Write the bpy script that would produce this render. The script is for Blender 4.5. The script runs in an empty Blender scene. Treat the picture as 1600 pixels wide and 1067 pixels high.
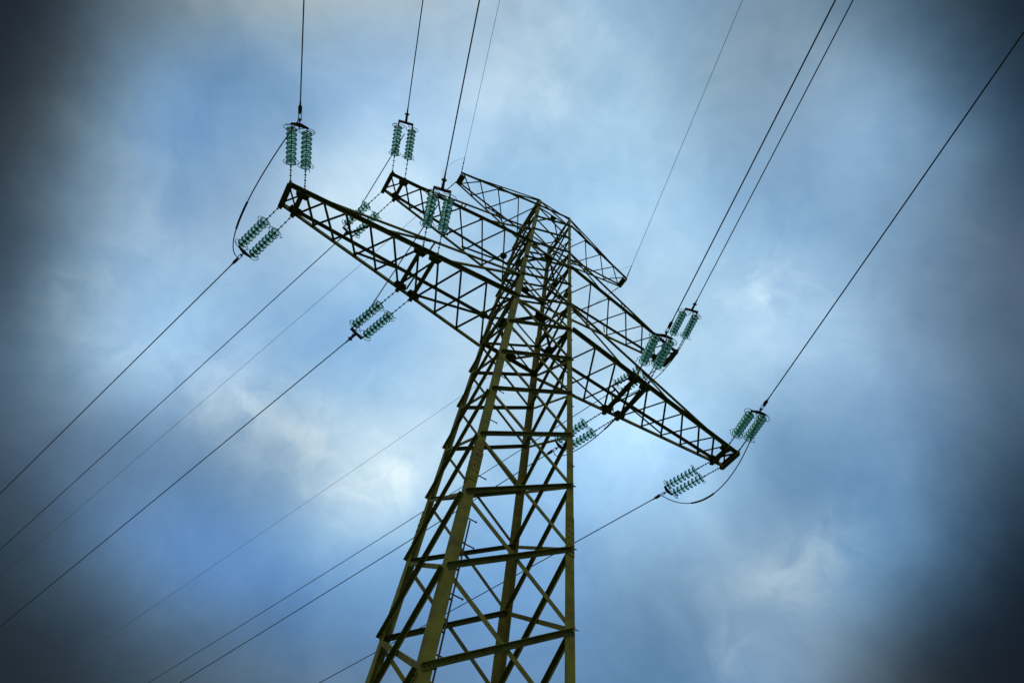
import bpy, bmesh, math, random
from mathutils import Vector, Matrix
random.seed(7)
S = bpy.context.scene
COL = S.collection
EYE = 1.6                                   # camera height over the grass

# ------------------------------------------------------------------ camera
YAW, PITCH, ROLL, FPX = 0.38004, 1.03145, -0.20442, 978.21464
fwd = Vector((math.sin(YAW)*math.cos(PITCH), math.cos(YAW)*math.cos(PITCH), math.sin(PITCH)))
rgt = Vector((math.cos(YAW), -math.sin(YAW), 0.0))
dwn = fwd.cross(rgt)
_c, _s = math.cos(ROLL), math.sin(ROLL)
cr, cd = _c*rgt + _s*dwn, -_s*rgt + _c*dwn
CAM = Vector((-3.9149, -8.79149, EYE))
cam = bpy.data.cameras.new('camera')
cam.sensor_width = 36.0
cam.lens = FPX/1600.0*36.0
cam.clip_start = 0.05
cam.clip_end = 6000.0
co = bpy.data.objects.new('camera', cam)
COL.objects.link(co)
co.matrix_world = Matrix(((cr.x, -cd.x, -fwd.x, CAM.x), (cr.y, -cd.y, -fwd.y, CAM.y), (cr.z, -cd.z, -fwd.z, CAM.z), (0, 0, 0, 1)))
S.camera = co

def look(px, py):
    """world direction of a point of the sky, as seen from where the photograph was taken"""
    return ((px-800)/FPX*cr + (py-533.5)/FPX*cd + fwd).normalized()

# ------------------------------------------------------------------ sky
SUN_EL, SUN_AZ = math.radians(38), math.radians(215)     # azimuth from +y clockwise: behind the camera to the left
W = bpy.data.worlds.new('World')
S.world = W
W.use_nodes = True
nt = W.node_tree
nt.nodes.clear()
def N(kind, **kw):
    n = nt.nodes.new(kind)
    for k, v in kw.items(): setattr(n, k, v)
    return n
def Lk(a, b): nt.links.new(a, b)
def M(op, a, b=None, c=None, clamp=False):
    n = N('ShaderNodeMath', operation=op); n.use_clamp = clamp
    for i, v in enumerate((a, b, c)):
        if v is None: continue
        if isinstance(v, (int, float)): n.inputs[i].default_value = v
        else: Lk(v, n.inputs[i])
    return n.outputs[0]
def mixc(f, a, b, mode='MIX'):
    n = N('ShaderNodeMix', data_type='RGBA', blend_type=mode)
    for sock, v in ((n.inputs[0], f), (n.inputs[6], a), (n.inputs[7], b)):
        if isinstance(v, (int, float)): sock.default_value = v
        elif isinstance(v, tuple): sock.default_value = (*v, 1)
        else: Lk(v, sock)
    return n.outputs[2]
def noise(vec, scale, detail, rough=.5, dist=0.0):
    n = N('ShaderNodeTexNoise')
    n.inputs['Scale'].default_value = scale; n.inputs['Detail'].default_value = detail
    n.inputs['Roughness'].default_value = rough; n.inputs['Distortion'].default_value = dist
    Lk(vec, n.inputs['Vector'])
    return n
def vadd(vec, off):
    n = N('ShaderNodeVectorMath', operation='ADD'); Lk(vec, n.inputs[0]); n.inputs[1].default_value = off
    return n.outputs[0]

tc = N('ShaderNodeTexCoord')
D = tc.outputs['Generated']
sky = N('ShaderNodeTexSky', sky_type='NISHITA', sun_disc=False)
sky.sun_elevation = SUN_EL; sky.sun_rotation = SUN_AZ
sky.air_density = 1.0; sky.dust_density = 0.6
# cloud banks and a lens vignette painted in as dark edges: each a soft patch round a direction of the sky, its outline bent by noise
def vop(op, a, b, sc=None):
    n = N('ShaderNodeVectorMath', operation=op)
    for i, v in enumerate((a, b)):
        if v is None: continue
        if isinstance(v, (tuple, Vector)): n.inputs[i].default_value = v
        else: Lk(v, n.inputs[i])
    if sc is not None:
        if isinstance(sc, (int, float)): n.inputs['Scale'].default_value = sc
        else: Lk(sc, n.inputs['Scale'])
    return n.outputs['Value'] if op == 'DOT_PRODUCT' else n.outputs[0]
def bent(scale, amt, detail=4):
    return vop('NORMALIZE', vop('ADD', D, vop('SCALE', vop('SUBTRACT', noise(D, scale, detail, .55).outputs['Color'], (.5, .5, .5)), None, amt)), None)
WD = bent(2.4, .13, 6)
WF = bent(9.0, .11, 8)
def patch(vec, px, py, rad):
    k = 1.0/(1-math.cos(math.radians(rad)))
    return M('EXPONENT', M('MULTIPLY', M('SUBTRACT', vop('DOT_PRODUCT', vec, look(px, py)), 1.0), k))
BLOBS = [(-120,-90,-3.18,-3.18,-3.18), (110,-90,-1.32,-1.20,-1.10), (340,-90,1.31,0.78,0.26), (570,-90,0.59,0.30,0.03), (800,-90,-0.01,0.02,0.05), (1030,-90,-0.04,0.05,0.14), (1260,-90,-0.18,-0.17,-0.14), (1490,-90,-0.50,-0.36,-0.31), (1720,-90,-3.18,-3.18,-3.18), (-120,118,-1.52,-1.58,-1.74), (110,118,1.73,1.73,1.73), (340,118,-1.04,-0.66,-0.32), (570,118,-0.49,-0.17,0.14), (800,118,0.51,0.41,0.33), (1030,118,0.19,0.26,0.24), (1260,118,-0.35,-0.40,-0.41), (1490,118,1.73,1.73,1.73), (1720,118,-2.62,-2.14,-1.84), (-120,326,-2.13,-2.02,-1.92), (110,326,-0.02,0.01,0.04), (340,326,-0.29,-0.23,-0.16), (570,326,1.21,0.90,0.61), (800,326,-0.28,-0.04,0.14), (1030,326,0.49,0.49,0.49), (1260,326,-0.39,-0.18,-0.02), (1490,326,-0.14,-0.17,-0.18), (1720,326,-0.36,-0.41,-0.41), (-120,535,-1.18,-1.04,-0.95), (110,535,1.01,1.03,1.01), (340,535,0.36,0.37,0.38), (570,535,-0.57,-0.20,0.11), (800,535,0.67,0.53,0.41), (1030,535,0.09,0.14,0.14), (1260,535,0.76,0.68,0.61), (1490,535,-0.19,-0.07,0.02), (1720,535,-0.66,-0.68,-0.65), (-120,743,-0.94,-0.92,-0.87), (110,743,-0.57,-0.53,-0.43), (340,743,-0.71,-0.58,-0.48), (570,743,1.26,0.91,0.59), (800,743,-0.12,0.06,0.18), (1030,743,0.83,0.85,0.86), (1260,743,-1.19,-0.89,-0.65), (1490,743,0.58,0.49,0.47), (1720,743,-1.14,-0.86,-0.73), (-120,951,-1.58,-1.55,-1.76), (110,951,1.32,1.46,1.63), (340,951,-0.35,0.01,0.38), (570,951,-0.62,-0.23,0.07), (800,951,-0.17,0.06,0.28), (1030,951,-0.43,-0.35,-0.31), (1260,951,0.55,0.33,0.16), (1490,951,0.74,1.27,1.60), (1720,951,-3.18,-3.18,-3.18), (-120,1160,-3.18,-3.18,-3.18), (110,1160,-1.35,-1.49,-1.68), (340,1160,-0.45,-0.57,-0.71), (570,1160,-0.15,-0.27,-0.31), (800,1160,-0.28,-0.19,-0.14), (1030,1160,-0.71,-0.43,-0.20), (1260,1160,0.14,0.35,0.56), (1490,1160,-1.38,-1.74,-1.99), (1720,1160,-3.18,-3.18,-3.18)]
acc = None
for bx, by, r_, g_, b_ in BLOBS:
    t_ = vop('SCALE', (r_, g_, b_), None, patch(WD, bx, by, 9.5))
    acc = t_ if acc is None else vop('ADD', acc, t_)
# broken cloud texture over the banks
fine = noise(vadd(D, (3.1, 1.7, .4)), 3.6, 9, .60, .6)
fine2 = noise(vadd(WF, (7.3, .2, 5.5)), 13.0, 8, .60, .4)
puff = M('ADD', M('MULTIPLY', M('SUBTRACT', fine.outputs['Fac'], .5), .9), M('MULTIPLY', M('SUBTRACT', fine2.outputs['Fac'], .5), .5))
acc = vop('ADD', acc, vop('SCALE', (.95, .68, .44), None, puff))
# brighter broken clumps
TUFTS = [(115, 480, 3.0, .42), (170, 535, 2.6, .40), (370, 630, 3.6, .55), (440, 680, 3.6, .50), (500, 735, 3.2, .35), (560, 785, 2.6, .50), (625, 745, 2.8, .40), (310, 600, 2.6, .30),
         (1205, 435, 3.0, .50), (1225, 480, 2.6, .25), (1310, 850, 2.4, .55), (1260, 890, 3.4, .45), (1200, 910, 2.6, .30), (1130, 1030, 2.8, .45), (230, 360, 3.5, .25), (120, 220, 4.0, .20), (840, 120, 6.0, .18)]
tt = None
for bx, by, r_, a_ in TUFTS:
    q_ = M('MULTIPLY', patch(WF, bx, by, r_), a_); tt = q_ if tt is None else M('ADD', tt, q_)
rag = N('ShaderNodeMapRange', interpolation_type='SMOOTHSTEP'); rag.inputs['From Min'].default_value = .30; rag.inputs['From Max'].default_value = .70
Lk(fine2.outputs['Fac'], rag.inputs['Value'])
tt = M('MULTIPLY', tt, M('ADD', .22, M('MULTIPLY', rag.outputs[0], .62)))
acc = vop('ADD', acc, vop('SCALE', (.95, .58, .30), None, tt))
sx = N('ShaderNodeSeparateXYZ'); Lk(acc, sx.inputs[0])
cx_ = N('ShaderNodeCombineXYZ')
for i, bse in enumerate((.232, .329, .42)): Lk(M('MULTIPLY', M('EXPONENT', sx.outputs[i]), bse), cx_.inputs[i])
bgc = N('ShaderNodeBackground'); Lk(cx_.outputs[0], bgc.inputs[0]); bgc.inputs[1].default_value = 1.17
bgs = N('ShaderNodeBackground'); Lk(sky.outputs[0], bgs.inputs[0]); bgs.inputs[1].default_value = .10
ms = N('ShaderNodeMixShader'); ms.inputs[0].default_value = .94
Lk(bgs.outputs[0], ms.inputs[1]); Lk(bgc.outputs[0], ms.inputs[2])
wo = N('ShaderNodeOutputWorld'); Lk(ms.outputs[0], wo.inputs[0])

sl = bpy.data.lights.new('sun', 'SUN')
sl.energy = 0.9; sl.angle = math.radians(14); sl.color = (1.0, .95, .86)
so = bpy.data.objects.new('sun', sl); COL.objects.link(so)
sd = Vector((math.sin(SUN_AZ)*math.cos(SUN_EL), math.cos(SUN_AZ)*math.cos(SUN_EL), math.sin(SUN_EL)))
so.rotation_euler = sd.to_track_quat('Z', 'Y').to_euler()
S.view_settings.view_transform = 'Standard'; S.view_settings.look = 'None'
S.view_settings.exposure = 0.0; S.view_settings.gamma = 1.0

# ------------------------------------------------------------------ materials
def mat(name, base, rough=.55, metal=0.0, var=None, scale=3.0, amt=.5, bump=0.0):
    m = bpy.data.materials.new(name); m.use_nodes = True
    t = m.node_tree; b = t.nodes['Principled BSDF']
    b.inputs['Specular IOR Level'].default_value = .22
    b.inputs['Base Color'].default_value = (*base, 1); b.inputs['Roughness'].default_value = rough; b.inputs['Metallic'].default_value = metal
    if var:
        tcn = t.nodes.new('ShaderNodeTexCoord'); n = t.nodes.new('ShaderNodeTexNoise')
        n.inputs['Scale'].default_value = scale; n.inputs['Detail'].default_value = 6; n.inputs['Roughness'].default_value = .65
        t.links.new(tcn.outputs['Object'], n.inputs['Vector'])
        r = t.nodes.new('ShaderNodeValToRGB'); r.color_ramp.elements[0].position = .42; r.color_ramp.elements[1].position = .68
        r.color_ramp.elements[0].color = (*base, 1); r.color_ramp.elements[1].color = (*[base[i]*(1-amt)+var[i]*amt for i in range(3)], 1)
        if bump and base[2] < .03:
            k = r.color_ramp.elements.new(.72); k.color = (.075, .034, .012, 1)
        t.links.new(n.outputs['Fac'], r.inputs[0]); t.links.new(r.outputs[0], b.inputs['Base Color'])
        rr = t.nodes.new('ShaderNodeMapRange'); rr.inputs['To Min'].default_value = rough-.1; rr.inputs['To Max'].default_value = rough+.15
        t.links.new(n.outputs['Fac'], rr.inputs['Value']); t.links.new(rr.outputs[0], b.inputs['Roughness'])
        if bump:
            bp = t.nodes.new('ShaderNodeBump'); bp.inputs['Strength'].default_value = bump; bp.inputs['Distance'].default_value = .004
            t.links.new(n.outputs['Fac'], bp.inputs['Height']); t.links.new(bp.outputs[0], b.inputs['Normal'])
    return m
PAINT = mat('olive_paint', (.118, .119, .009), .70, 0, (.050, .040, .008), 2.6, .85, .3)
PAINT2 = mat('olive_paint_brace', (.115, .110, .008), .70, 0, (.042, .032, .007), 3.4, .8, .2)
PAINTD = mat('dark_olive_paint', (.088, .084, .008), .72, 0, (.038, .026, .007), 3.0, .7, .2)  # darker olive mix for the back leg, back braces and arm parts
IRON = mat('rusty_fitting', (.042, .030, .018), .6, .3, (.07, .03, .014), 9.0, .6)
GALV = mat('galvanised_wire', (.05, .06, .055), .5, .6)
COND = mat('weathered_aluminium', (.03, .032, .03), .55, .5, (.05, .05, .045), 6.0, .5)
CONC = mat('concrete', (.32, .31, .28), .9, 0, (.2, .2, .18), 5.0, .7, .4)
GLASS = bpy.data.materials.new('green_glass'); GLASS.use_nodes = True
_t = GLASS.node_tree; _t.nodes.clear()
_o = _t.nodes.new('ShaderNodeOutputMaterial')
_tr = _t.nodes.new('ShaderNodeBsdfTransparent'); _tr.inputs[0].default_value = (.84, 1.0, .95, 1)
_tl = _t.nodes.new('ShaderNodeBsdfTranslucent'); _tl.inputs[0].default_value = (.62, 1.0, .88, 1)
_gl = _t.nodes.new('ShaderNodeBsdfGlossy'); _gl.inputs[0].default_value = (.8, .95, .9, 1); _gl.inputs['Roughness'].default_value = .12
_m1 = _t.nodes.new('ShaderNodeMixShader'); _m1.inputs[0].default_value = .32
_m2 = _t.nodes.new('ShaderNodeMixShader')
_fr = _t.nodes.new('ShaderNodeFresnel'); _fr.inputs[0].default_value = 1.5
_t.links.new(_tr.outputs[0], _m1.inputs[1]); _t.links.new(_tl.outputs[0], _m1.inputs[2])
_t.links.new(_fr.outputs[0], _m2.inputs[0]); _t.links.new(_m1.outputs[0], _m2.inputs[1]); _t.links.new(_gl.outputs[0], _m2.inputs[2])
_t.links.new(_m2.outputs[0], _o.inputs[0])

# ------------------------------------------------------------------ mesh helpers
V = Vector
def quad_loft(bm, r0, r1, cap=True):
    a = [bm.verts.new(p) for p in r0]; b = [bm.verts.new(p) for p in r1]; n = len(a)
    for i in range(n): bm.faces.new((a[i], a[(i+1) % n], b[(i+1) % n], b[i]))
    if cap:
        bm.faces.new(a[::-1]); bm.faces.new(b)
def angle(bm, p0, p1, nrm, b, t=None, flip=1, b2=None):
    """L section from p0 to p1: one flange lies flat in the plane whose normal is nrm, centred on the line; the other stands out along nrm from its edge"""
    p0, p1 = V(p0), V(p1); t = t or max(.006, b*.1); b2 = b2 or b
    d = (p1-p0).normalized(); n = (V(nrm)-d*d.dot(V(nrm))).normalized(); v = d.cross(n)*flip
    prof = [(-b/2, 0), (b/2, 0), (b/2, t), (-b/2+t, t), (-b/2+t, b2), (-b/2, b2)]
    quad_loft(bm, [p0+v*x+n*y for x, y in prof], [p1+v*x+n*y for x, y in prof])
def heel(bm, p0, p1, u, w, b, t):
    """L section whose heel runs p0-p1 and whose flanges point along u and w"""
    p0, p1, u, w = V(p0), V(p1), V(u), V(w)
    prof = [(0, 0), (b, 0), (b, t), (t, t), (t, b), (0, b)]
    quad_loft(bm, [p0+u*x+w*y for x, y in prof], [p1+u*x+w*y for x, y in prof])
def channel(bm, p0, p1, up, h, f, t, side=1):
    p0, p1 = V(p0), V(p1); d = (p1-p0).normalized(); up = V(up); s = d.cross(up)*side
    prof = [(-h/2, 0), (h/2, 0), (h/2, f), (h/2-t, f), (h/2-t, t), (-h/2+t, t), (-h/2+t, f), (-h/2, f)]
    quad_loft(bm, [p0+up*a+s*b for a, b in prof], [p1+up*a+s*b for a, b in prof])
def box(bm, c, ux, uy, uz):
    c, ux, uy, uz = V(c), V(ux)*.5, V(uy)*.5, V(uz)*.5
    quad_loft(bm, [c-ux-uy-uz, c+ux-uy-uz, c+ux+uy-uz, c-ux+uy-uz], [c-ux-uy+uz, c+ux-uy+uz, c+ux+uy+uz, c-ux+uy+uz])
def rod(bm, p0, p1, r0, r1=None, n=8):
    p0, p1 = V(p0), V(p1); r1 = r0 if r1 is None else r1
    d = (p1-p0).normalized(); a = d.orthogonal().normalized(); b = d.cross(a)
    ring = lambda p, r: [p+(a*math.cos(2*math.pi*i/n)+b*math.sin(2*math.pi*i/n))*r for i in range(n)]
    quad_loft(bm, ring(p0, r0), ring(p1, r1))
def tube(bm, pts, r, n=6):
    prev = None; a = None
    for i, p in enumerate(pts):
        d = (pts[min(i+1, len(pts)-1)]-pts[max(i-1, 0)]).normalized()
        a = d.orthogonal().normalized() if a is None else (a-d*d.dot(a)).normalized()
        b = d.cross(a); rr = r[i] if isinstance(r, list) else r
        cur = [bm.verts.new(p+(a*math.cos(2*math.pi*k/n)+b*math.sin(2*math.pi*k/n))*rr) for k in range(n)]
        if prev:
            for k in range(n): bm.faces.new((prev[k], prev[(k+1) % n], cur[(k+1) % n], cur[k]))
        else: bm.faces.new(cur[::-1])
        prev = cur
    bm.faces.new(prev)
def lathe(bm, prof, n=20, z=0.0):
    rings = [[bm.verts.new((r*math.cos(2*math.pi*k/n), r*math.sin(2*math.pi*k/n), z+h)) for k in range(n)] for r, h in prof]
    for a, b in zip(rings, rings[1:]):
        for k in range(n): bm.faces.new((a[k], a[(k+1) % n], b[(k+1) % n], b[k]))
    bm.faces.new(rings[0][::-1]); bm.faces.new(rings[-1])
def bolt(bm, p, nrm, r=.016, h=.014):
    p, nrm = V(p), V(nrm).normalized(); rod(bm, p, p+nrm*h, r, n=6)
def mesh(name, bm, m, smooth=False):
    bmesh.ops.recalc_face_normals(bm, faces=bm.faces[:])
    me = bpy.data.meshes.new(name); bm.to_mesh(me); bm.free(); me.materials.append(m)
    if smooth:
        for p in me.polygons: p.use_smooth = True
    return me
def ob(name, me, parent=None, label=None, kind=None):
    o = bpy.data.objects.new(name, me); COL.objects.link(o)
    if parent: o.parent = parent
    if label: o['label'] = label
    if kind: o['kind'] = kind
    return o
def thing(name, label, cat, group=None, me=None):
    o = bpy.data.objects.new(name, me); COL.objects.link(o); o['label'] = label; o['category'] = cat
    if group: o['group'] = group
    return o
NEW = bmesh.new

# ------------------------------------------------------------------ ground (below the frame, seen only from elsewhere)
bm = NEW(); R_ = 4000.0; n_ = 48
c0 = bm.verts.new((0, 0, 0)); rings = []
for r in (6, 20, 60, 200, 700, R_):
    rings.append([bm.verts.new((r*math.cos(2*math.pi*k/n_), r*math.sin(2*math.pi*k/n_), 0)) for k in range(n_)])
for k in range(n_): bm.faces.new((c0, rings[0][k], rings[0][(k+1) % n_]))
for a, b in zip(rings, rings[1:]):
    for k in range(n_): bm.faces.new((a[k], b[k], b[(k+1) % n_], a[(k+1) % n_]))
GRASS = mat('meadow_grass', (.055, .085, .022), .95, 0, (.10, .095, .04), .6, .8, .6)
g = ob('ground', mesh('ground', bm, GRASS)); g['kind'] = 'structure'

# ------------------------------------------------------------------ the tower
H1, H1T, H2, H2T, H3, H4 = [EYE+h for h in (16.46992, 18.15502, 21.14799, 22.57748, 25.60097, 26.47298)]
W1, TAPER = 1.01084, .01964
def hw(z): return W1+TAPER*(H1-z)
PITCHZ = 1.674
levels = [H1-PITCHZ*k for k in range(10, 0, -1)]+[H1, H1T, (H1T+H2)/2, H2, H2T, (H2T+H3)/2, H3, H4]
tower = thing('transmission_tower', 'tall olive green steel lattice pylon with three tiers of crossarms against a cloudy sky', 'pylon')
CORN = {'A': (-1, -1), 'B': (1, -1), 'C': (-1, 1), 'D': (1, 1)}
def corner(k, z):
    sx, sy = CORN[k]; return V((sx*hw(z), sy*hw(z), z))
def legsize(z): return .185 if z < 10.9 else (.16 if z < H1T+.5 else .125)
SPL = (10.55, H1T+.75)
for k, (sx, sy) in CORN.items():
    bm = NEW()
    zs = [-.15, 10.9, H1T+.5, H4+.04]
    for za, zb, b, t in ((zs[0], zs[1], .185, .016), (zs[1], zs[2], .16, .014), (zs[2], zs[3], .125, .012)):
        heel(bm, corner(k, za), corner(k, zb), (-sx, 0, 0), (0, -sy, 0), b, t)
    leg = ob('leg', mesh('leg', bm, PAINTD if k == 'D' else PAINT), tower, 'dark leg at the back of the tower' if k == 'D' else None)
    # splices: cover plates with rows of bolts on both outer faces
    for zc, ln, b in ((SPL[0] if k in 'AC' else 10.0, .95, .17), (H1T+.5, .7, .12)):
        bm = NEW()
        for (n, u) in (((sx, 0, 0), (0, -sy, 0)), ((0, sy, 0), (-sx, 0, 0))):
            n, u = V(n), V(u); p0, p1 = corner(k, zc-ln/2), corner(k, zc+ln/2)
            e = (p1-p0); c = (p0+p1)/2+n*.007+u*b*.5
            box(bm, c, u*b*.94, e, n*.012)
            for i in range(6):
                for s in (.28, .72): bolt(bm, p0+e*((i+.6)/6.2)+u*b*s+n*.012, n, .017, .016)
        ob('splice_plate', mesh('splice_plate', bm, PAINT2), leg)
    bm = NEW(); p = corner(k, 0)
    quad_loft(bm, [p+V((a*.45, b*.45, -.4-p.z)) for a, b in ((-1, -1), (1, -1), (1, 1), (-1, 1))], [p+V((a*.34, b*.34, .34)) for a, b in ((-1, -1), (1, -1), (1, 1), (-1, 1))])
    ob('footing', mesh('footing', bm, CONC), tower)
    if k == 'A':
        # climbing rail along the free edge of the flange, with steps
        bm = NEW()
        ra = lambda z: corner('A', z)+V((legsize(z)+.026, .004, 0))
        for za, zb in ((1.2, 9.15),): quad_loft(bm, [ra(za)+V(q) for q in ((0, 0, 0), (.028, 0, 0), (.028, .006, 0), (0, .006, 0))], [ra(zb)+V(q) for q in ((0, 0, 0), (.028, 0, 0), (.028, .006, 0), (0, .006, 0))])
        z = 1.5
        while z < 9.1:
            p = corner('A', z)+V((.10, .022, 0)); box(bm, p+V((.07, 0, 0)), (.15, 0, 0), (0, .012, 0), (0, 0, .035)); z += .55
        ob('climbing_rail', mesh('climbing_rail', bm, IRON), leg)
        for z in [1.6+q for q in (.55, 1.05, 1.55, 2.05, 2.6, 3.1, 3.6, 4.6, 5.05, 6.05, 7.05, 7.6, 8.7, 10.45, 11.6, 12.2, 13.0, 13.7, 14.5, 15.3, 16.9, 18.6, 20.3)]:
            bm = NEW(); p = corner('A', z)+V((.06, .03, 0)); e = legsize(z)+.115+(.05 if z < 9.2 else 0)
            rod(bm, p, p+V((e, 0, 0)), .011, n=8); rod(bm, p+V((e-.014, 0, 0)), p+V((e, 0, 0)), .019, n=6)
            ob('step_bolt', mesh('step_bolt', bm, IRON), leg)
    else:
        for i in range(14):
            z = 12.0+i*1.1; bm = NEW(); s = 1 if sx < 0 else -1
            p = corner(k, z)+V((-.02*s*-1, 0, 0))
            if k == 'B':
                p = corner(k, z)+V((-.05, -.002, 0)); rod(bm, p, p+V((.075, 0, 0)), .010, n=8); rod(bm, p+V((.06, 0, 0)), p+V((.075, 0, 0)), .018, n=6)
            else: bm.free(); continue
            ob('step_bolt', mesh('step_bolt', bm, IRON), leg)

# lattice faces: two crossing angles in every panel, one bolted outside the legs, the other inside
FACES = [('A', 'B', (0, -1, 0), True), ('A', 'C', (-1, 0, 0), False), ('B', 'D', (1, 0, 0), True), ('C', 'D', (0, 1, 0), False)]
stuff = NEW(); braces = []
for i in range(len(levels)-1):
    za, zb = levels[i], levels[i+1]
    b = .085 if zb < 10 else (.075 if zb < H1+.1 else .06)
    for (p, q, n, first_out) in FACES:
        n = V(n)
        for (ka, kb, out) in ((p, q, first_out), (q, p, not first_out)):
            nn = n if out else -n
            off = n*.003 if out else -n*.018
            p0, p1 = corner(ka, za), corner(kb, zb)
            d = (p1-p0).normalized()
            p0 = p0+d*.03+off; p1 = p1-d*.03+off
            fl = 1 if d.cross((nn-d*d.dot(nn)).normalized()).z < 0 else -1      # standing flange on the upper edge
            own = (4 <= i < 16)
            bm = NEW() if own else stuff
            angle(bm, p0, p1, nn, b, None, fl)
            for e, s in ((p0, 1), (p1, -1)):
                for j in (.05, .13): bolt(bm, e+d*s*j+nn*b*.1+(-nn*.0), nn, .014, .016)
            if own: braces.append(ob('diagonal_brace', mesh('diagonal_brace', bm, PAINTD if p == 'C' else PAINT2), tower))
ob('lattice_bracing', mesh('lattice_bracing', stuff, PAINT2), tower, kind='stuff')

# horizontal frames at the crossarm levels, with a diamond of plan bracing between their midpoints
for z, b in ((H1, .10), (H2, .08), (H3, .06), (H1T, .07), (H2T, .06), (H4, .05)):
    mids = []
    for (p, q, n, _) in FACES:
        n = V(n); p0, p1 = corner(p, z)-n*.02, corner(q, z)-n*.02; d = (p1-p0).normalized()
        bm = NEW(); up = V((0, 0, 1)); angle(bm, p0+d*.05, p1-d*.05, -n, b, None, 1 if d.cross(-n).z < 0 else -1)
        mids.append((p0+p1)/2-n*.05)
        if z in (H1T, H2T) and p+q in ('AB', 'CD'): bm.free(); continue
        ob('horizontal_strut', mesh('horizontal_strut', bm, PAINT2), tower)
    if z in (H1, H2, H3):
        ab, ac, bd, cdm = mids
        for u, v in ((ab, ac), (ab, bd), (cdm, ac), (cdm, bd)):
            bm = NEW(); dz = V((0, 0, -.025)); angle(bm, u+dz, v+dz, (0, 0, -1), b*.85)
            ob('plan_brace', mesh('plan_brace', bm, PAINTD), tower)
        for m_, (p, q, n, _) in zip(mids, FACES):
            bm = NEW(); n = V(n); u = V((0, 0, 1)).cross(n); c = m_+V((0, 0, -.012)); w = b*2.6
            quad_loft(bm, [c+n*.04-u*w, c+n*.04+u*w, c-n*w*.9+u*w*.45, c-n*w*.9-u*w*.45], [c+V((0, 0, -.01))+n*.04-u*w, c+V((0, 0, -.01))+n*.04+u*w, c+V((0, 0, -.01))-n*w*.9+u*w*.45, c+V((0, 0, -.01))-n*w*.9-u*w*.45])
            ob('gusset_plate', mesh('gusset_plate', bm, PAINTD), tower)

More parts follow.
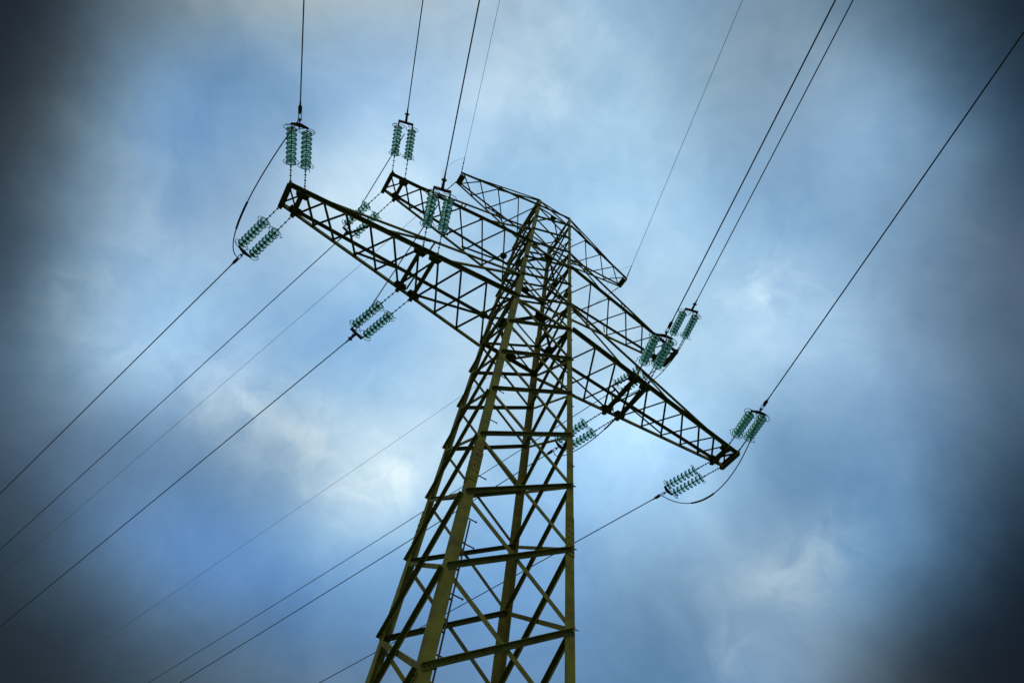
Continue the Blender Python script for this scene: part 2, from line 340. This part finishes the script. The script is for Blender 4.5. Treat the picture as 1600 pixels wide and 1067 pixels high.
# ------------------------------------------------------------------ crossarms
T1, T2, T3 = .2816, .2798, .1918
L1, L2, L3 = 8.0, 6.21785, 4.22623
D1, D2 = .42896, .48793
def crossarm(side, zb, zt, L, tip, nodes, post_x, cb, tb, lb, beams, d1=None, tri=True):
    w = hw(zb)
    def yc(x): return w+(tip-w)*(x-w)/(L-w)
    def P(x, s, z=zb): return V((side*x, s*yc(x), z))
    bm = NEW()
    for s in (-1, 1):                                                      # bottom chords
        heel(bm, P(w-.02, s)+V((0, s*.012, cb*.14)), P(L, s)+V((0, s*.012, cb*.14)), (0, s, 0), (0, 0, -1), cb, cb*.1)
    arm = ob('crossarm', mesh('crossarm', bm, PAINT2), tower)
    xt = L-.5 if d1 else L-.12
    wt = hw(zt)
    def top(x, s):
        f = (x-wt)/(xt-wt); return V((side*x, s*(wt+(yc(xt)-wt)*f), zt+(zb+.09-zt)*f))
    for s in (-1, 1):
        bm = NEW(); heel(bm, top(wt-.02, s)+V((0, s*.02, 0)), top(xt, s)+V((0, s*.02, 0)), (0, -s, 0), (0, 0, -1), tb, tb*.1)
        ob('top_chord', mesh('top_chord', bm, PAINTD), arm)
    for a, b in zip(nodes, nodes[1:]):                                     # crossing lacing in the bottom plane
        for s, dz in ((-1, -.030), (1, -.012)):
            bm = NEW(); p0, p1 = P(a, s)+V((0, s*.004, dz)), P(b, -s)+V((0, -s*.004, dz))
            d = (p1-p0).normalized()
            angle(bm, p0, p1, (0, 0, -1) if s < 0 else (0, 0, 1), lb, None, 1, lb*.8)
            ob('lacing_bar', mesh('lacing_bar', bm, PAINTD), arm)
    for s in (-1, 1):                                                      # side panels: post, two diagonals
        n = V((0, s, 0))
        for (u, v, b) in ((P(post_x, s)+V((0, 0, .03)), top(post_x-.03, s), lb), (P(nodes[-4] if L > 5 else nodes[1], s)+V((0, 0, .03)), top(post_x+.1, s), lb),
                          (P(nodes[2] if L < 5 else (3.5 if L > 7 else 2.85), s)+V((0, 0, .03)), top(wt+.05, s)+V((0, 0, -.03)), lb*1.1)):
            bm = NEW(); angle(bm, u-n*.02, v-n*.02, -n, b, None, 1)
            ob('side_brace', mesh('side_brace', bm, PAINT), arm)
    for i, x in enumerate(beams):                                          # beams that carry the insulators
        bm = NEW(); e = yc(x)+.125; h = .17 if x > L-.1 else .11
        sgn = side*(1 if x > L-.1 else -1)
        zc = zb-.03-h/2 if x < L-.1 else zb-.01-h/4
        for g in (-1, 1):
            channel(bm, (side*x+g*.004, -e, zc), (side*x+g*.004, e, zc), (0, 0, 1), h, (.05 if x < L-.1 else .055), .011, g)
        box(bm, (side*x, 0, zc-h/2-.008), (.125, 0, 0), (0, 2*e-.02, 0), (0, 0, .010))
        for s in (-1, 1):
            box(bm, (side*x, s*(e+.01), zc-h*.1), (.09, 0, 0), (0, .05, 0), (0, 0, h*.5))
        ob('insulator_beam', mesh('insulator_beam', bm, PAINTD), arm)
    for x in beams[1:]:                                                    # gussets where those beams cross the chords
        for s in (-1, 1):
            bm = NEW(); c = P(x, s)+V((0, -s*.02, -.034)); w_ = cb*1.9
            quad_loft(bm, [c+V((-w_, s*cb*.3, 0)), c+V((w_, s*cb*.3, 0)), c+V((w_*.7, -s*cb*1.3, 0)), c+V((-w_*.7, -s*cb*1.3, 0))], [c+V((-w_, s*cb*.3, .008)), c+V((w_, s*cb*.3, .008)), c+V((w_*.7, -s*cb*1.3, .008)), c+V((-w_*.7, -s*cb*1.3, .008))])
            ob('gusset_plate', mesh('gusset_plate', bm, PAINTD), arm)
    if d1:                                                                 # tip plates between the two outer beams
        for s in (-1, 1):
            bm = NEW(); c = P(L-d1/2, s)+V((0, s*.018, .02)); box(bm, c, (d1*1.15, 0, 0), (0, .012, 0), (0, 0, .13))
            ob('tip_plate', mesh('tip_plate', bm, PAINTD), arm)
        for s in (-1, 1):
            bm = NEW(); angle(bm, P(L-.05, s)+V((0, -s*.06, .0)), P(L-d1, -s)+V((0, s*.06, .0)), (0, 0, 1), .05, None, 1)
            ob('lacing_bar', mesh('lacing_bar', bm, PAINTD), arm)
    if tri:
        bm = NEW(); c = V((side*(nodes[0]+nodes[1])/2, .05, zb-.05))
        lathe(bm, [(.02, -.075), (.06, -.068), (.10, -.045), (.13, -.012), (.132, .008), (.09, .02), (.03, .022)], 24)
        bmesh.ops.translate(bm, verts=bm.verts[:], vec=c)
        ob('round_gusset', mesh('round_gusset', bm, PAINT, True), arm)
    return arm
NL = [1.0, 1.93, 2.74, 3.47, 4.08, 4.86, 5.58, 6.31, 6.97, 7.5]
NM = [.92, 1.87, 2.75, 3.61, 4.46, 5.12, 5.68]
NE = [.83, 1.7, 2.61, 3.4, 4.1]
for side in (-1, 1):
    crossarm(side, H1, H1T, L1, T1, NL, 3.8, .115, .085, .055, (L1-.03, L1-D1, 4.0118, 3.5406), D1)
    crossarm(side, H2, H2T, L2, T2, NM, 3.5, .095, .075, .048, (L2-.03, L2-D2), D2)
    e = crossarm(side, H3, H4, L3, T3, NE, 2.5, .07, .055, .042, (), None, False)
    bm = NEW(); x = side*L3
    box(bm, (x+side*.01, 0, H3-.02), (.014, 0, 0), (0, .46, 0), (0, 0, .22)); box(bm, (x-side*.11, 0, H3-.135), (.23, 0, 0), (0, .44, 0), (0, 0, .014))
    for s in (-1, 1): box(bm, (x-side*.08, s*.235, H3-.03), (.2, 0, 0), (0, .012, 0), (0, 0, .18))
    ob('tip_plate', mesh('tip_plate', bm, PAINTD), e)

# ------------------------------------------------------------------ insulators
DISC = NEW(); lathe(DISC, [(.034, .030), (.075, .028), (.122, .010), (.140, -.016), (.145, -.040), (.137, -.042), (.122, -.012), (.10, .004), (.07, .014), (.034, .016)], 28)
DISC = mesh('glass_disc', DISC, GLASS, True)
ND = 8
def string_mesh(PD):
    bm = NEW()
    rod(bm, (0, 0, .02), (0, 0, -.09), .016); rod(bm, (0, 0, -.06), (0, 0, -.13-PD*ND+.02), .014)
    for i in range(ND):
        z = -.13-PD*i
        lathe(bm, [(.018, .068), (.032, .062), (.039, .045), (.040, .012), (.03, .004)], 14, z-.02)
    rod(bm, (0, 0, -.13-PD*ND+.03), (0, 0, -.13-PD*ND-.03), .026)
    return mesh('insulator_string', bm, IRON)
STRINGS = {-1: string_mesh(.131), 1: string_mesh(.146)}
def ring_mesh(tail):
    bm = NEW(); pts = []
    for i in range(41):
        a = math.radians(12+336*i/40); pts.append(V((.20*math.cos(a), .20*math.sin(a), 0)))
    pts.append(pts[-1]+V((.045, -.02, tail*.06)))
    tube(bm, pts, .0095, 6)
    rod(bm, (-.20, 0, 0), (-.03, 0, tail*.05), .007)
    return mesh('arcing_ring', bm, GALV)
RING_A, RING_B = ring_mesh(1), ring_mesh(-1)
CHAINS = {}
def chain_mesh(l, PD):
    key = (round(l, 2), PD)
    if key not in CHAINS:
        bm = NEW(); z0 = -.13-PD*ND-.02; l = key[0]; ln = l+z0; n = max(4, int(round(ln/.085)))
        rod(bm, (0, 0, z0), (0, 0, -l-.03), .0095, n=6)
        for i in range(n):
            z = z0-ln*(i+.5)/n; s = .026 if i % 2 else .020
            if i % 2: box(bm, (0, 0, z), (.058, 0, 0), (0, .022, 0), (0, 0, .034))
            else: box(bm, (0, 0, z), (.022, 0, 0), (0, .054, 0), (0, 0, .030))
        for s in (-1, 1): box(bm, (s*.02, 0, -l), (.010, 0, 0), (0, .05, 0), (0, 0, .11))
        CHAINS[key] = mesh('link_chain', bm, IRON)
    return CHAINS[key]
def yoke_mesh(kind, s):
    bm = NEW()
    if kind == 'plate':                                                    # triangular yoke plate
        out = [(-s-.04, -.03), (s+.04, -.03), (s+.04, .02), (.05, .075), (-.05, .075), (-s-.04, .02)]
        quad_loft(bm, [V((x, -.012, z)) for x, z in out], [V((x, .012, z)) for x, z in out])
        box(bm, (0, 0, .02), (2*s+.02, 0, 0), (0, .05, 0), (0, 0, .014))
    else:                                                                  # bent bar
        for x in (-s, s): box(bm, (x, 0, -.01), (.035, 0, 0), (0, .05, 0), (0, 0, .12))
        box(bm, (0, 0, .07), (2*s+.035, 0, 0), (0, .07, 0), (0, 0, .065))
    for x in (-s, s): rod(bm, (x, -.03, -.01), (x, .03, -.01), .014)
    return mesh('yoke', bm, IRON)
def clamp_mesh(kind):
    bm = NEW()
    if kind == 'plate':
        rod(bm, (0, 0, .09), (0, 0, .18), .022)
        for s in (-1, 1): rod(bm, (s*.035, 0, .15), (s*.03, 0, .42), .012)
        box(bm, (0, 0, .17), (.10, 0, 0), (0, .03, 0), (0, 0, .03)); box(bm, (0, 0, .45), (.085, 0, 0), (0, .05, 0), (0, 0, .16))
        rod(bm, (0, 0, .5), (0, 0, .68), .030, .017)
        box(bm, (0, -.02, .38), (.05, 0, 0), (0, .08, 0), (0, 0, .08))
    else:
        rod(bm, (0, 0, .07), (0, 0, .33), .042, .036, 10); rod(bm, (0, 0, .33), (0, 0, .38), .058, n=10)
        box(bm, (0, 0, .355), (.15, 0, 0), (0, .03, 0), (0, 0, .03)); rod(bm, (0, 0, .38), (0, 0, .68), .028, .014, 10)
    return mesh('conductor_clamp', bm, IRON)
YOKE, CLAMP = {}, {k: clamp_mesh(k) for k in ('plate', 'bar')}
XM = (4.01181+3.54059)/2
def yarm(x): return W1+(T1-W1)*(x-W1)/(L1-W1)
X1, X2 = L1-D1/2, L2-D2/2
SPEC = {   # id: x of the beam pair, half gap, side of the arm (near/far), level, azimuth, slope, length to yoke, yoke kind
 'N1': (-X1, D1/2, -1, 1, 3.4405, -.1195, 1.728, 'plate'), 'N2': (-X2, D2/2, -1, 2, 3.4429, -.1165, 1.8169, 'bar'),
 'N3': (-XM, .2356, -1, 1, 3.4356, -.1119, 1.8392, 'bar'), 'N6': (XM, .2356, -1, 1, 3.4384, -.1178, 1.7246, 'plate'),
 'N7': (X2, D2/2, -1, 2, 3.4413, -.1153, 1.7161, 'bar'), 'N8': (X1, D1/2, -1, 1, 3.4396, -.1235, 1.6925, 'plate'),
 'F1': (-X1, D1/2, 1, 1, -.3028, -.0709, 1.967, 'plate'), 'F2': (-X2, D2/2, 1, 2, -.3064, -.0799, 2.062, 'bar'),
 'F3': (-XM, .2356, 1, 1, -.3078, -.0749, 2.0394, 'bar'), 'F7': (XM, .2356, 1, 1, -.3069, -.0658, 2.0286, 'plate'),
 'F8': (X1, D1/2, 1, 1, -.3057, -.0641, 1.8846, 'plate'), 'F6': (X2, D2/2, 1, 2, -.3082, -.0586, 2.0, 'bar')}
ILAB = {
 'N1': 'twin green glass insulator strings rising from the far left tip of the lowest crossarm',
 'F1': 'twin green glass insulator strings pulled down left from the lowest left arm tip',
 'N2': 'twin green glass insulator strings above the left tip of the middle crossarm',
 'F2': 'twin green glass insulator strings seen behind the lattice of the lowest left arm',
 'N3': 'twin green glass insulator strings crossing in front of the middle left arm',
 'F3': 'twin green glass insulator strings pulled down left from the lowest left arm midpoint',
 'N6': 'twin green glass insulator strings overlapping the right tip of the middle crossarm',
 'F7': 'twin green glass insulator strings partly hidden behind the right tower leg',
 'N7': 'twin green glass insulator strings with bent yoke, right of the middle crossarm right tip',
 'F6': 'twin green glass insulator strings mostly hidden behind the lowest right arm midpoint beams',
 'N8': 'twin green glass insulator strings rising from the far right tip of the lowest crossarm',
 'F8': 'twin green glass insulator strings pulled down left from the lowest right arm tip'}
END = {}
for key, (x, gap, ys, lv, az, sl_, ln, kind) in SPEC.items():
    z = H1 if lv == 1 else H2
    y = ys*((yarm(abs(x)) if abs(x) < 5 else (T1 if lv == 1 else T2))+.12)
    z -= .06
    d = V((math.sin(az), math.cos(az), sl_)).normalized()
    e = V((d.y, -d.x, 0)).normalized()
    if e.x < 0: e = -e
    nrm = d.cross(e)
    p0 = V((x, y, z+.06)); org = p0+V((math.sin(az), math.cos(az), sl_))*ln
    root = thing('insulator_assembly', ILAB[key], 'insulator', 'glass insulator assemblies on the crossarms')
    root.matrix_world = Matrix(((e.x, nrm.x, d.x, org.x), (e.y, nrm.y, d.y, org.y), (e.z, nrm.z, d.z, org.z), (0, 0, 0, 1)))
    hs = gap*abs(e.x)
    if (kind, round(hs, 2)) not in YOKE: YOKE[(kind, round(hs, 2))] = yoke_mesh(kind, round(hs, 2))
    ob('yoke', YOKE[(kind, round(hs, 2))], root); ob('conductor_clamp', CLAMP[kind], root)
    for s in (-1, 1):
        be = V((x+s*gap, y, z)); l = -(be-org).dot(d)
        PD = .131 if ys < 0 else .146
        st = ob('insulator_string', STRINGS[ys], root); st.location = (s*hs, 0, 0)
        for i in range(ND):
            g_ = ob('glass_disc', DISC, st); g_.location = (0, 0, -.13-PD*i)
        ra = ob('arcing_ring', RING_A, st); ra.location = (0, 0, -.10); ra.rotation_euler = (0, 0, random.uniform(-.6, .6)+(0 if s < 0 else math.pi))
        rb = ob('arcing_ring', RING_B, st); rb.location = (0, 0, -.13-PD*(ND-1)-.02); rb.rotation_euler = (0, 0, random.uniform(-.6, .6)+(0 if s > 0 else math.pi))
        ch = ob('link_chain', chain_mesh(l, PD), root); ch.location = (s*hs, 0, 0)
    END[key] = (org, d, nrm)

# ------------------------------------------------------------------ conductors, earth wires, jumpers
def span(p0, az, s, c, length, start):
    pts = []; t = start; step = .6
    while t < length:
        pts.append(V((p0.x+t*math.sin(az), p0.y+t*math.cos(az), p0.z+s*t+c*t*t))); t += step; step = min(step*1.12, 8)
    return pts
CLAB = {'N1': 'dark conductor wire running up from the far left tip of the lowest crossarm', 'F1': 'leftmost dark conductor wire running down to the left edge of the sky',
 'N2': 'dark conductor wire running up from the left tip of the middle crossarm', 'F2': 'second dark conductor wire from the left, running down left from the middle crossarm',
 'N3': 'dark conductor wire running up from halfway along the lowest left arm', 'F3': 'dark conductor wire running down left from the insulators under the lowest left arm midpoint',
 'N6': 'left one of two close conductor wires running up right of the tower', 'F7': 'lower of the two close conductor wires passing behind the tower to the lower left',
 'N7': 'right one of two close conductor wires running up right of the tower', 'F6': 'upper of the two close conductor wires passing behind the tower to the lower left',
 'N8': 'rightmost conductor wire running up to the right edge of the sky', 'F8': 'lowest conductor wire, passing behind the tower legs from the far right tip'}
for key, (x, gap, ys, lv, az, sl_, ln, kind) in SPEC.items():
    z = H1 if lv == 1 else H2
    y = ys*((yarm(abs(x)) if abs(x) < 5 else (T1 if lv == 1 else T2))+.12)
    bm = NEW(); tube(bm, span(V((x, y, z)), az, sl_, .0004, 150, ln+.6), .0165, 8)
    thing('conductor_wire', CLAB[key], 'power line', 'conductors strung from the insulators', mesh('conductor_wire', bm, COND, True))
EW = {'N4': (-L3, -.22, 3.4331, -.0589, 'thin earth wire running up from the left tip of the topmost crossarm'),
      'N5': (L3, -.22, 3.4361, -.0606, 'thin earth wire running up from the right tip of the topmost crossarm'),
      'F4': (-L3, .22, -.3081, -.0303, 'thin faint earth wire crossing behind both left arms to the lower left'),
      'F5': (L3, .22, -.306, -.0288, 'thin faint earth wire from behind the tower to the bottom left corner')}
for key, (x, y, az, s, lab) in EW.items():
    p0 = V((x, y*.87, H3))
    root = thing('earth_wire', lab, 'earth wire', 'earth wires on the topmost crossarm')
    bm = NEW(); tube(bm, span(p0, az, s, .0003, 150, .5), .008, 6); ob('wire', mesh('wire', bm, GALV, True), root)
    bm = NEW(); q = span(p0, az, s, 0, 2, 0.0); d = (q[-1]-q[0]).normalized()
    rod(bm, p0-d*.04, p0+d*.55, .012); 
    for t in (.08, .2, .3): box(bm, p0+d*t, V((.05, 0, 0)), V((0, .05, 0)), V((0, 0, .035)))
    rod(bm, p0+d*.4, p0+d*.75, .022, .010)
    ob('dead_end_clamp', mesh('dead_end_clamp', bm, IRON), root)
JUMP = [('N1', 'F1', 1.7, 1, .1, .2, .3, 'slack jumper cable looping left of the far left tip of the lowest crossarm', (.42, .60)),
        ('N8', 'F8', 1.8, 1, -.1, .2, .3, 'slack jumper cable sagging below the far right tip of the lowest crossarm', (.52, .72)),
        ('N2', 'F2', 1.0, 1.3, .1, -.3, .4, 'jumper cable hanging under the left tip of the middle crossarm', None),
        ('N3', 'F3', .8, 1, 0, -.3, .4, 'jumper cable passing under the lowest left arm halfway along it', None),
        ('N6', 'F7', 1.2, .5, .2, .2, .3, 'slack jumper cable beneath the midpoint beams of the lowest right arm', (.44, .58)),
        ('N7', 'F6', 1.1, .5, .4, .2, .3, 'slack jumper cable beneath the right tip of the middle crossarm', None)]
for a, b, h, p, lx, ea, eb, lab, sleeve in JUMP:
    pa, pb = END[a][0]+END[a][1]*ea, END[b][0]+END[b][1]*eb
    pts = []; n = 60
    for i in range(n+1):
        t = i/n; q = pa.lerp(pb, t); s = 4*t*(1-t)
        q.z -= h*s**p; q.x += lx*s; pts.append(q)
    root = thing('jumper_cable', lab, 'jumper cable', 'jumper cables under the crossarms')
    bm = NEW(); tube(bm, pts, .0145, 8); ob('cable', mesh('cable', bm, COND, True), root)
    if sleeve:
        seg = pts[int(sleeve[0]*n):int(sleeve[1]*n)+1]
        bm = NEW(); tube(bm, seg, .027, 8); ob('splice_sleeve', mesh('splice_sleeve', bm, IRON, True), root)
for sx, h, nm in ((-1, 1, 'thin bonding wire looped at the left tip of the topmost crossarm'), (1, 1, 'thin bonding wire looped at the right tip of the topmost crossarm')):
    p0 = V((sx*L3, -.19, H3)); p1 = V((sx*L3, .19, H3))
    q0 = p0+V((math.sin(3.434), math.cos(3.434), -.059))*.7; q1 = p1+V((math.sin(-.307), math.cos(-.307), -.03))*.8
    pts = []
    for i in range(31):
        t = i/30; q = q0.lerp(q1, t); s = 4*t*(1-t); q.x += -.42*s; q.z += -.1*s; pts.append(q)
    bm = NEW(); tube(bm, pts, .005, 6)
    thing('bonding_wire', nm, 'wire', 'bonding wires on the topmost crossarm', mesh('bonding_wire', bm, GALV, True))
